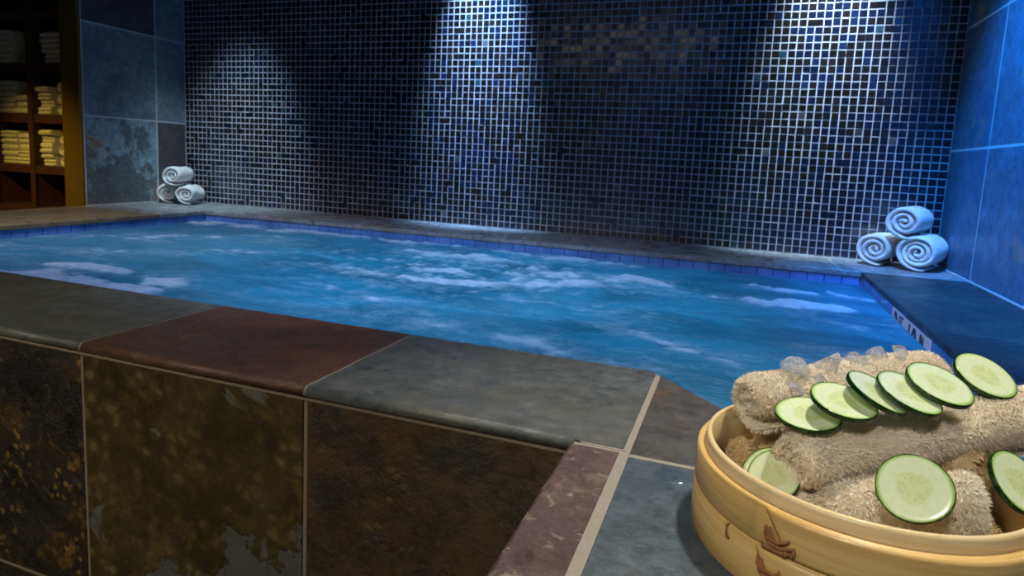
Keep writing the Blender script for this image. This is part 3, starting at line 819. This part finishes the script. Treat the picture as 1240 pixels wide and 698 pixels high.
# upper shelf
stack(-4.066, -3.955, Zs[1], [.05, .055, .05], 41, 'far left stack, middle shelf')
stack(-3.945, -3.850, Zs[1], [.03, .03, .03], 42, 'stack left of the divider, middle shelf')
stack(-3.800, -3.715, Zs[1], [.034, .032, .034, .03], 43, 'stack right of the divider, middle shelf')
stack(-3.705, -3.610, Zs[1], [.05, .052, .056], 44, 'pile beside the yellow post, middle shelf', 'r')
# shadowed top shelf
stack(-4.066, -3.955, Zs[2], [.05, .055, .05], 51, 'left stack, shadowed top shelf')
stack(-3.755, -3.610, Zs[2], [.045, .045, .05], 52, 'right stack, shadowed top shelf')
make_roll('rolled_towel', (-4.215, CY+.03, -.029), PI/2, 0, .2, .035, 2, 61, M['cream_terry'], 'cream rolled towel lying alone under the lowest shelf', 'towel', None, n=40, nl=4)

# ------------------------------------------------------------------ bamboo basket
BX, BY = -.566, -2.084
RO, RI, HI, HO = .1275, .1155, .0775, .0672
bk = empty('bamboo_steamer_basket', (BX, BY, 0), 'round bamboo steamer basket filled with beige towels on the blue-grey ledge', 'basket')
bm = bmesh.new()
lathe(bm, [(RI, .006), (RI, HI-.001), (RI+.001, HI), (RI+.0035, HI-.0005), (RI+.0045, HI-.003), (RI+.0055, HO-.004), (RI+.0055, .006)], 160)
from_bm('inner_hoop', bm, M['bamboo_in'], bk)
def hoop(a0, a1, r0, r1, z0, z1, taper=True, n=150):
    """bent strip; its outer face steps down to nothing at the lapped end"""
    bm_ = bmesh.new(); R = []
    b = .0011
    for i in range(n+1):
        a = a0+(a1-a0)*i/n; k = 1.0
        t = min(1, (n-i)/4.0) if taper else 1
        ro = r0+(r1-r0)*(.25+.75*t)
        sh = .012*max(0, 1-(n-i)/10.0) if taper else 0   # slanting end
        R.append([bm_.verts.new((r*math.cos(a), r*math.sin(a), z)) for r, z in ((r0, z0+sh), (ro-b, z0+sh), (ro, z0+b+sh), (ro, z1-b), (ro-b, z1), (r0, z1))])
    for A, B in zip(R, R[1:]):
        for j in range(6):
            f = bm_.faces.new((A[j], B[j], B[(j+1) % 6], A[(j+1) % 6])); f.smooth = True
    bm_.faces.new(R[0]); bm_.faces.new(list(reversed(R[-1])))
    return bm_
D = math.radians
def lap(zb, zt, a_edge, slope, r0, r1, a_to):
    """outer lap of a hoop strip whose starting edge slants across the face"""
    bm_ = bmesh.new(); n = 90; m = 8; R = []
    for i in range(n+1):
        row = []
        for layer in (0, 1):
            for jj in range(m+1):
                j = jj if layer == 0 else m-jj
                s = j/m; z = zb+(zt-zb)*s
                st = a_edge+slope*(1-s)
                a = st+(a_to-st)*i/n
                ed = min(1, i/1.5)
                r = (r0+(r1-r0)*(.35+.65*ed)-(.0008 if j in (0, m) else 0)) if layer == 0 else r0-.0004
                row.append(bm_.verts.new((r*math.cos(a), r*math.sin(a), z)))
        R.append(row)
    k = len(R[0])
    for A, B in zip(R, R[1:]):
        for j in range(k):
            f = bm_.faces.new((A[j], B[j], B[(j+1) % k], A[(j+1) % k])); f.smooth = True
    bm_.faces.new(R[0]); bm_.faces.new(list(reversed(R[-1])))
    return bm_
bm = bmesh.new()
lathe(bm, [(RI+.0058, .0375), (RO-.002, .0375), (RO-.0008, .0385), (RO-.0008, HO-.0012), (RO-.002, HO), (RI+.0058, HO)], 160)
from_bm('upper_outer_hoop', bm, M['bamboo'], bk)
bm = bmesh.new()
lathe(bm, [(RI+.0058, .0), (RO-.0008, .0), (RO, .001), (RO, .0358), (RO-.0012, .0368), (RI+.0058, .0368)], 160)
from_bm('lower_outer_hoop', bm, M['bamboo'], bk)
from_bm('hoop_lap', lap(.0380, HO-.0004, D(-126), D(9), RO-.0010, RO+.0012, D(-20)), M['bamboo'], bk)
from_bm('hoop_lap', lap(.0010, .0360, D(-128), D(9), RO-.0002, RO+.0020, D(-20)), M['bamboo'], bk)
bm = bmesh.new()
for i in range(13):
    y = -.108+.018*i; h = math.sqrt(max(0, .1145**2-y*y))
    if h > .02: box(bm, -h, h, y-.0078, y+.0078, .008, .012, 0, .001)
from_bm('base_slats', bm, M['slat'], bk)
def tube(bm, pts, r, n=6):
    R = []
    for i, p in enumerate(pts):
        p = Vector(p); t = (Vector(pts[min(i+1, len(pts)-1)])-Vector(pts[max(i-1, 0)])).normalized()
        u = t.cross(Vector((.3, .2, .9))).normalized(); v = t.cross(u)
        rr = r*(.75 if i in (0, len(pts)-1) else 1)
        R.append([bm.verts.new(p+(u*math.cos(2*PI*k/n)+v*math.sin(2*PI*k/n))*rr) for k in range(n)])
    for A, B in zip(R, R[1:]):
        for k in range(n):
            f = bm.faces.new((A[k], A[(k+1) % n], B[(k+1) % n], B[k])); f.smooth = True
    bm.faces.new(R[0]); bm.faces.new(list(reversed(R[-1])))
def cyl(a, z, dr=0): r = RO+.0012+dr; return (r*math.cos(D(a)), r*math.sin(D(a)), z)
def lash(strands, r=.0011):
    bm = bmesh.new()
    for s in strands: tube(bm, [cyl(*q) for q in s], r)
    from_bm('lashing', bm, M['twig'], bk)
lash([[(-139.4, .0370, -.002), (-139.3, .0360, .0008), (-139.0, .0315, .0012), (-138.6, .027, .0008), (-138.5, .026, -.002)]], .0010)
lash([[(-124.6, .0535, -.001), (-124.4, .0535, .001), (-121.5, .0465, .002), (-119.6, .0420, .001)],
      [(-123.0, .0540, .0), (-122.5, .0535, .0018), (-121.0, .0480, .0024), (-120.0, .0425, .001)],
      [(-125.0, .0485, -.001), (-123.5, .0475, .0022), (-120.0, .0470, .0030), (-117.0, .0500, .0016), (-116.6, .0500, -.0006)],
      [(-124.0, .0460, .0), (-122.0, .0445, .0028), (-118.5, .0445, .0034), (-115.2, .0470, .002)],
      [(-125.5, .0400, -.001), (-124.5, .0395, .0014), (-120.5, .0400, .0016), (-117.2, .0415, .0022), (-115.6, .0425, .001)],
      [(-115.1, .0480, .001), (-114.6, .0440, .0022), (-115.1, .0400, .001)],
      [(-117.6, .0440, .002), (-117.0, .0415, .0026), (-117.4, .0385, .001)]], .00125)
lash([[(-126.4, .0295, -.001), (-125.6, .0285, .002), (-124.0, .0200, .002), (-123.4, .0160, -.001)],
      [(-124.8, .0290, .0), (-124.2, .0280, .0022), (-123.0, .0200, .0024), (-122.6, .0150, 0)],
      [(-126.6, .0235, -.001), (-124.0, .0225, .0028), (-120.0, .0230, .0026), (-118.6, .0245, .0)],
      [(-125.6, .0200, .0), (-123.0, .0190, .0032), (-120.5, .0195, .003), (-118.5, .0210, .0)],
      [(-118.8, .0270, .0), (-118.2, .0230, .0022), (-118.7, .0180, .0)]], .00125)

# ------------------------------------------------------------------ towels in the basket
# crumpled towel lining the bottom
def lining():
    V = []; F = []; nr, na = 26, 90
    V.append((0, 0, .030))
    for i in range(1, nr+1):
        for k in range(na):
            a = 2*PI*k/na; r = (RI-.0025)*i/nr
            x, y = r*math.cos(a), r*math.sin(a)
            z = .030+.030*noise.fractal(Vector((x*22, y*22, 1.7)), 1, 2, 4)+.012*abs(noise.noise(Vector((x*40, y*40, 3))))
            z += .012*math.exp(-((x+.072)**2+(y+.01)**2)/.0012)-.010*math.exp(-((x-.07)**2+(y+.05)**2)/.0016)
            if i >= nr-1: z = min(z, .030)-(.012 if i == nr else .004)
            V.append((x, y, max(.0165, z)))
    for k in range(na): F.append((0, 1+k, 1+(k+1) % na))
    for i in range(nr-1):
        for k in range(na):
            a = 1+i*na+k; b = 1+i*na+(k+1) % na
            F.append((a, a+na, b+na, b))
    # underside
    k0 = len(V)
    for k in range(na):
        x, y, z = V[1+(nr-1)*na+k]; V.append((x, y, .0125))
    for k in range(na):
        a = 1+(nr-1)*na+k; b = 1+(nr-1)*na+(k+1) % na
        F.append((a, k0+k, k0+(k+1) % na, b))
    F.append(tuple(reversed(range(k0, k0+na))))
    cap = F.pop()
    add_tufts(V, F, 42000, .0030, .00042, 5, only=lambda q: q < nr*na)
    F.append(cap)
    me = bpy.data.meshes.new('crumpled_towel'); me.from_pydata(V, [], F); me.validate()
    o = link('crumpled_towel', me, M['beige_dark'], loc=(BX, BY, 0), smooth=True)
    tag(o, 'tan crumpled towel lining the bottom of the bamboo basket', 'towel')
lining()
def roll_between(name, A, B, R, turns, seed, mat, label, tufts, group='beige rolled towels in the bamboo basket', **kw):
    """A, B: axis end points"""
    A, B = Vector(A), Vector(B); d = B-A; L = d.length
    az = math.atan2(d.y, d.x); pt = math.asin(d.z/L)
    up = Vector((-math.sin(pt)*math.cos(az), -math.sin(pt)*math.sin(az), math.cos(pt)))
    sag = kw.get('sag', .06)
    return make_roll(name, A-up*R*(1-sag), az, pt, L, R, turns, seed, mat, label, 'towel', group, tufts=tufts, **kw)
roll_between('rolled_towel', (-.616, -2.114, .0700), (-.385, -1.970, .106), .0300, 2.2, 71, M['beige_terry'],
    'fuzzy beige rolled towel carrying the row of cucumber slices', 90000, tl=.0042, tw=.00034, lump=.09, nl=28)
roll_between('rolled_towel', (-.651, -2.045, .0935), (-.480, -1.930, .110), .0275, 2.0, 72, M['beige_terry'],
    'fuzzy beige rolled towel with ice on it, behind the row of cucumber slices', 70000, tl=.0042, tw=.00034, lump=.10, nl=28)
roll_between('rolled_towel', (-.590, -2.122, .040), (-.496, -2.126, .068), .0290, 2.0, 73, M['beige_terry'],
    'fuzzy beige rolled towel behind the large upright cucumber slice by the near rim', 60000, tl=.0050, tw=.00038, lump=.14, nl=20)
roll_between('rolled_towel', (-.545, -2.000, .058), (-.478, -2.058, .068), .0260, 1.8, 74, M['beige_dark'],
    'tan rolled towel wedged under the right part of the long front roll', 30000, tl=.0035, tw=.00034, lump=.10, nl=14)

# ------------------------------------------------------------------ cucumber slices
def slice_(ce, nrm, R, th, label, seed, spin=0.0):
    n = Vector(nrm).normalized(); ce = Vector(ce)
    rot = n.to_track_quat('Z', 'Y').to_euler()
    base = ce-n*th
    root = empty('cucumber_slice', base, label, 'cucumber slice', 'cucumber slices in the bamboo basket', rot)
    k = R/.025; rnd = random.Random(seed)
    el = [1+.012*math.cos(2*a*2*PI/64+seed)+.010*math.cos(3*a*2*PI/64+seed*2) for a in range(64)]
    def ring(bm, r, z): return [bm.verts.new((r*el[i]*math.cos(2*PI*i/64), r*el[i]*math.sin(2*PI*i/64), z+.0004*math.sin(2*PI*i/64+seed)*(r/.025))) for i in range(64)]
    def skin(bm, rs):
        for A, B in zip(rs, rs[1:]):
            for i in range(64):
                f = bm.faces.new((A[i], A[(i+1) % 64], B[(i+1) % 64], B[i])); f.smooth = True
    t = th/k
    bm = bmesh.new()
    rs = [ring(bm, r, z) for r, z in ((.0235, .0001), (.0243, .0001), (.0243, t-.0002), (.0238, t), (.020, t-.0001), (.012, t-.0003), (.006, t-.0002))]
    skin(bm, rs); bm.faces.new(rs[-1]); bm.faces.new(list(reversed(rs[0])))
    fl = from_bm('flesh', bm, M['flesh'], root)
    bm = bmesh.new()
    rs = [ring(bm, r, z) for r, z in ((.0244, .0), (.0248, .0002), (.0250, .0008), (.0250, t-.0008), (.0248, t-.0001), (.0244, t+.0001), (.02435, t-.0003))]
    skin(bm, rs+[rs[0]])
    pe = from_bm('peel', bm, M['peel'], root)
    for o in (fl, pe): o.scale = (k, k, k); o.rotation_euler = (0, 0, spin)
    return root
C0 = Vector((-.6758, -2.6511, .3))
def near(c, f): return C0+(Vector(c)-C0)*f     # true size of the slice settles how far off it lies
F_ = .025/.027
slice_(near((-.6036, -2.0532, .093), F_), (-.06, -.208, .976), .025, .0038, 'cucumber slice at the left end of the row, lowest and furthest left', 1)
slice_(near((-.5769, -2.0524, .1093), F_), (.138, -.212, .968), .025, .0040, 'cucumber slice second from the left in the row, lapping over the leftmost one', 2, 1)
slice_(near((-.5494, -2.0399, .1176), F_), (.403, -.144, .904), .025, .0040, 'cucumber slice third from the left in the row, the most steeply tilted and narrowest looking', 3, 2)
slice_(near((-.5248, -2.0354, .1200), F_), (.301, -.241, .923), .025, .0042, 'cucumber slice fourth from the left in the row', 4, 3)
slice_(near((-.4984, -2.0163, .1260), F_), (.240, -.3125, .919), .025, .0040, 'cucumber slice fifth from the left in the row, second from its right end', 5, 4)
slice_(near((-.4442, -1.9490, .1217), F_), (.265, -.447, .855), .025, .0052, 'cucumber slice at the right end of the row, highest and against the dark blue deck', 6, 5)
slice_(near((-.5275, -2.0925, .0597), .865), (-.294, -.734, .612), .0234, .0042, 'large cucumber slice standing upright by the near rim of the basket', 7, .6)
slice_(near((-.6204, -1.9853, -.0006), .815), (-.444, -.631, .636), .0222, .0040, 'cucumber slice sunk behind the left rim of the basket', 8, 2.2)
slice_(near((-.6275, -1.978, -.0006), .835), (-.50, -.56, .66), .0215, .0036, 'cucumber slice mostly hidden behind the one sunk at the left rim', 9, 1.2)
slice_(near((-.4272, -2.0044, .0451), .83), (.495, -.5815, .6456), .0224, .0044, 'cucumber slice cut off by the right edge of the photo', 10, .3)

# ------------------------------------------------------------------ ice
def ice(name, c, size, seed, label, flat=1.0, npts=14, sub=False, mat='ice', group='ice chunks on the back towel roll'):
    rnd = random.Random(seed); bm = bmesh.new()
    for _ in range(npts):
        v = Vector((rnd.gauss(0, 1), rnd.gauss(0, 1), rnd.gauss(0, 1))).normalized()
        bm.verts.new((v.x*size[0], v.y*size[1], v.z*size[2]))
    r = bmesh.ops.convex_hull(bm, input=bm.verts)
    for v in [v for v in bm.verts if not v.link_faces]: bm.verts.remove(v)
    bmesh.ops.bevel(bm, geom=bm.edges[:], offset=min(size)*.10, segments=2, affect='EDGES')
    o = from_bm(name, bm, M[mat], loc=c, rot=(rnd.uniform(-.3, .3), rnd.uniform(-.3, .3), rnd.uniform(0, 3)))
    return tag(o, label, 'ice', group)
def cam_pt(px, py, z):   # see the camera block below for the same basis
    return C0+(RT*((px-620)/FPX)-UP*((py-PPY)/FPX)+DR)*z
FPX, PPY = 774.846, 293.862
yaw, pitch, rl = -.3393, .1277, .0494
DR = Vector((math.sin(yaw)*math.cos(pitch), math.cos(yaw)*math.cos(pitch), -math.sin(pitch)))
r_ = Vector((math.cos(yaw), -math.sin(yaw), 0)); u_ = r_.cross(DR)
RT = r_*math.cos(rl)+u_*math.sin(rl); UP = -r_*math.sin(rl)+u_*math.cos(rl)
ICE = [((-.6145, -2.021, .1235), (.0185, .014, .010), 16, 1, 'clear oval faceted ice piece, leftmost on top of the back towel roll'),
       ((-.5860, -1.998, .1280), (.0180, .015, .015), 9, 2, 'tall pointed clear ice chunk beside the oval one'),
       ((-.5600, -1.980, .1275), (.0150, .012, .011), 11, 3, 'low clear ice chunk in the middle of the row of ice'),
       ((-.5390, -1.966, .1305), (.0130, .012, .012), 11, 4, 'squarish clear ice chunk, second from the right of the row'),
       ((-.5200, -1.954, .1310), (.0140, .012, .012), 9, 5, 'clear ice chunk at the right end of the row, next to the depth marker'),
       ((-.6160, -2.052, .1130), (.0095, .008, .006), 10, 6, 'small clear ice bit just above the leftmost cucumber slice'),
       ((-.5950, -2.040, .1200), (.0060, .006, .008), 9, 8, 'small clear ice bit standing between the oval ice and the second slice')]
for c, s, npt, sd, lb in ICE: ice('ice_chunk', c, s, sd, lb, npts=npt)
# melted ice drop beside the basket
bm = bmesh.new(); nr, na = 7, 40; R = []
top = bm.verts.new((0, 0, .0016))
for i in range(1, nr+1):
    q = i/nr; row = []
    for k in range(na):
        a = 2*PI*k/na; w = 1+.18*noise.noise(Vector((math.cos(a)*1.3, math.sin(a)*1.3, 2)))+.08*math.cos(3*a)
        row.append(bm.verts.new((.019*w*q*math.cos(a), .015*w*q*math.sin(a), .0016*math.sqrt(max(0, 1-q**3)))))
    R.append(row)
for k in range(na): bm.faces.new((top, R[0][k], R[0][(k+1) % na])).smooth = True
for A, B in zip(R, R[1:]):
    for k in range(na): bm.faces.new((A[k], B[k], B[(k+1) % na], A[(k+1) % na])).smooth = True
tag(from_bm('water_puddle', bm, M['puddle'], loc=(-.714, -2.034, .0004)), 'small clear puddle of melted ice on the ledge, left of the basket', 'puddle')

# ------------------------------------------------------------------ lamps
def downlight(x, y, label):
    t = empty('downlight', (x, y, CEIL-.012), label, 'ceiling light', 'recessed downlights in the ceiling')
    bm = bmesh.new(); lathe(bm, [(.038, 0), (.055, 0), (.057, .004), (.057, .0115), (.038, .0115)], 40); from_bm('trim_ring', bm, M['steel'], t)
    bm = bmesh.new(); lathe(bm, [(.001, .006), (.0375, .006), (.0375, .0115), (.001, .0115)], 32); from_bm('lens', bm, LENS, t)
LENS = lamp_mat('lamp_lens', (.75, .88, 1, 1), 6)
def spot(name, loc, aim, power, color, deg, blend=.8, size=.03):
    l = bpy.data.lights.new(name, 'SPOT'); l.energy = power; l.color = color; l.spot_size = D(deg); l.spot_blend = blend
    l.shadow_soft_size = size
    o = bpy.data.objects.new(name, l); col.objects.link(o); o.location = loc
    o.rotation_euler = (Vector(aim)-Vector(loc)).to_track_quat('-Z', 'Y').to_euler(); return o
def area(name, loc, aim, power, color, sx, sy):
    l = bpy.data.lights.new(name, 'AREA'); l.shape = 'RECTANGLE'; l.size = sx; l.size_y = sy; l.energy = power; l.color = color
    o = bpy.data.objects.new(name, l); col.objects.link(o); o.location = loc
    o.rotation_euler = (Vector(aim)-Vector(loc)).to_track_quat('-Z', 'Y').to_euler(); return o
for x, pw, colr in ((-1.80, 440, (.34, .60, 1)), (-.42, 330, (.54, .78, 1))):
    downlight(x, -.24, {-1.80: 'recessed downlight over the middle of the mosaic wall', -.42: 'recessed downlight over the right end of the mosaic wall'}[x])
    if x > -3: spot('wall_spot', (x, -.27, CEIL-.03), (x, -.02, .80), pw, colr, 35, 1)
downlight(-2.9, -.75, 'recessed downlight over the left part of the pool, aimed at the left corner')
spot('wall_spot', (-2.9, -.75, CEIL-.03), (-3.14, -.04, .12), 120, (.60, .84, 1), 40, 1)
downlight(-.15, -1.0, 'recessed downlight over the deck by the right wall')
spot('blue_spot', (-.42, -1.0, CEIL-.03), (.0, -.84, .70), 330, (.0, .29, 1), 70, .8)
spot('towel_fill', (-.55, -1.0, CEIL-.03), (-.15, -.20, .07), 42, (1, .80, .84), 15, .8)  # added rosy fill, offsets the blue cast on the right towels
downlight(-.55, -.86, 'added ceiling fixture over the deck for the fill light on the right towel pile')
spot('water_fill', (-2.6, -1.45, CEIL-.03), (-2.8, -.85, -.05), 105, (.84, .86, 1), 66, 1, .12)
downlight(-2.6, -1.45, 'recessed downlight over the left part of the tub')
downlight(-1.3, -2.1, 'added ceiling fixture over the front coping for the fill light on the water')
spot('water_fill', (-1.5, -2.1, CEIL-.03), (-1.6, -1.0, -.05), 150, (.52, .64, 1), 50, .9, .12)  # added lavender fill, brightens the waterline tiles and the foam
spot('water_fill', (-1.7, -1.9, CEIL-.03), (-.50, -.95, -.02), 95, (.72, .74, 1), 42, .9, .12)  # added fill from the left, whitens the depth marker
downlight(-.30, -1.62, 'recessed downlight over the bamboo basket')
spot('basket_spot', (-.42, -1.66, CEIL-.03), (-.57, -2.08, 0), 98, (1, .93, .80), 50, .8, .06)
downlight(-3.1, -1.9, 'recessed downlight in front of the towel cabinet')
spot('cabinet_spot', (-3.3, -2.3, CEIL-.03), (-3.79, -.55, .03), 135, (1, .68, .13), 23, 1, .04)
spot('deck_spot', (-1.9, -3.7, CEIL-.03), (-1.65, -2.0, -.1), 150, (1, .91, .78), 62, 1, .25)
spot('front_spot', (-.95, -3.7, CEIL-.03), (-.56, -2.12, .05), 100, (1, .96, .88), 26, 1, .12)
downlight(-.95, -3.7, 'recessed downlight behind the viewer, aimed at the basket')
downlight(-1.9, -3.7, 'recessed downlight behind the viewer, aimed at the front wall of the tub')
area('room_light', (-1.9, -4.2, CEIL-.05), (-1.9, -4.2, -.3), 8, (1, .86, .66), 1.6, .6)
# underwater pool lamps
for x, y, pw in ((-1.5, -.75, 5.5), (-.85, -.95, 3.2), (-2.3, -.9, 3.6), (-1.3, -1.35, 3.0), (-.65, -1.45, 1.8)):
    l = bpy.data.lights.new('pool_lamp', 'POINT'); l.energy = pw; l.color = (.42, .84, 1); l.shadow_soft_size = .12
    o = bpy.data.objects.new('pool_lamp', l); col.objects.link(o); o.location = (x, y, -.52)

w = bpy.data.worlds.new('world'); scn.world = w; w.use_nodes = True
w.node_tree.nodes['Background'].inputs[0].default_value = (.02, .03, .05, 1); w.node_tree.nodes['Background'].inputs[1].default_value = .2

# ------------------------------------------------------------------ camera
cam = bpy.data.cameras.new('camera'); co = bpy.data.objects.new('camera', cam); col.objects.link(co)
cam.sensor_width = 36; cam.lens = FPX/1240*36; cam.shift_y = -(349-PPY)/1240; cam.clip_start = .02
mtx = Matrix((RT, UP, -DR)).transposed().to_4x4(); mtx.translation = C0
co.matrix_world = mtx
cam.dof.use_dof = True; cam.dof.focus_distance = .62; cam.dof.aperture_fstop = 14
scn.camera = co

for o in list(scn.objects):
    if o.parent is None: o.location.z += Z0
vs = scn.view_settings
scn.display_settings.display_device = 'sRGB'
vs.view_transform = 'Standard'; vs.look = 'None'; vs.gamma = 1; vs.use_curve_mapping = False; vs.exposure = 0
scn.cycles.use_denoising = True
scn.cycles.max_bounces = 10
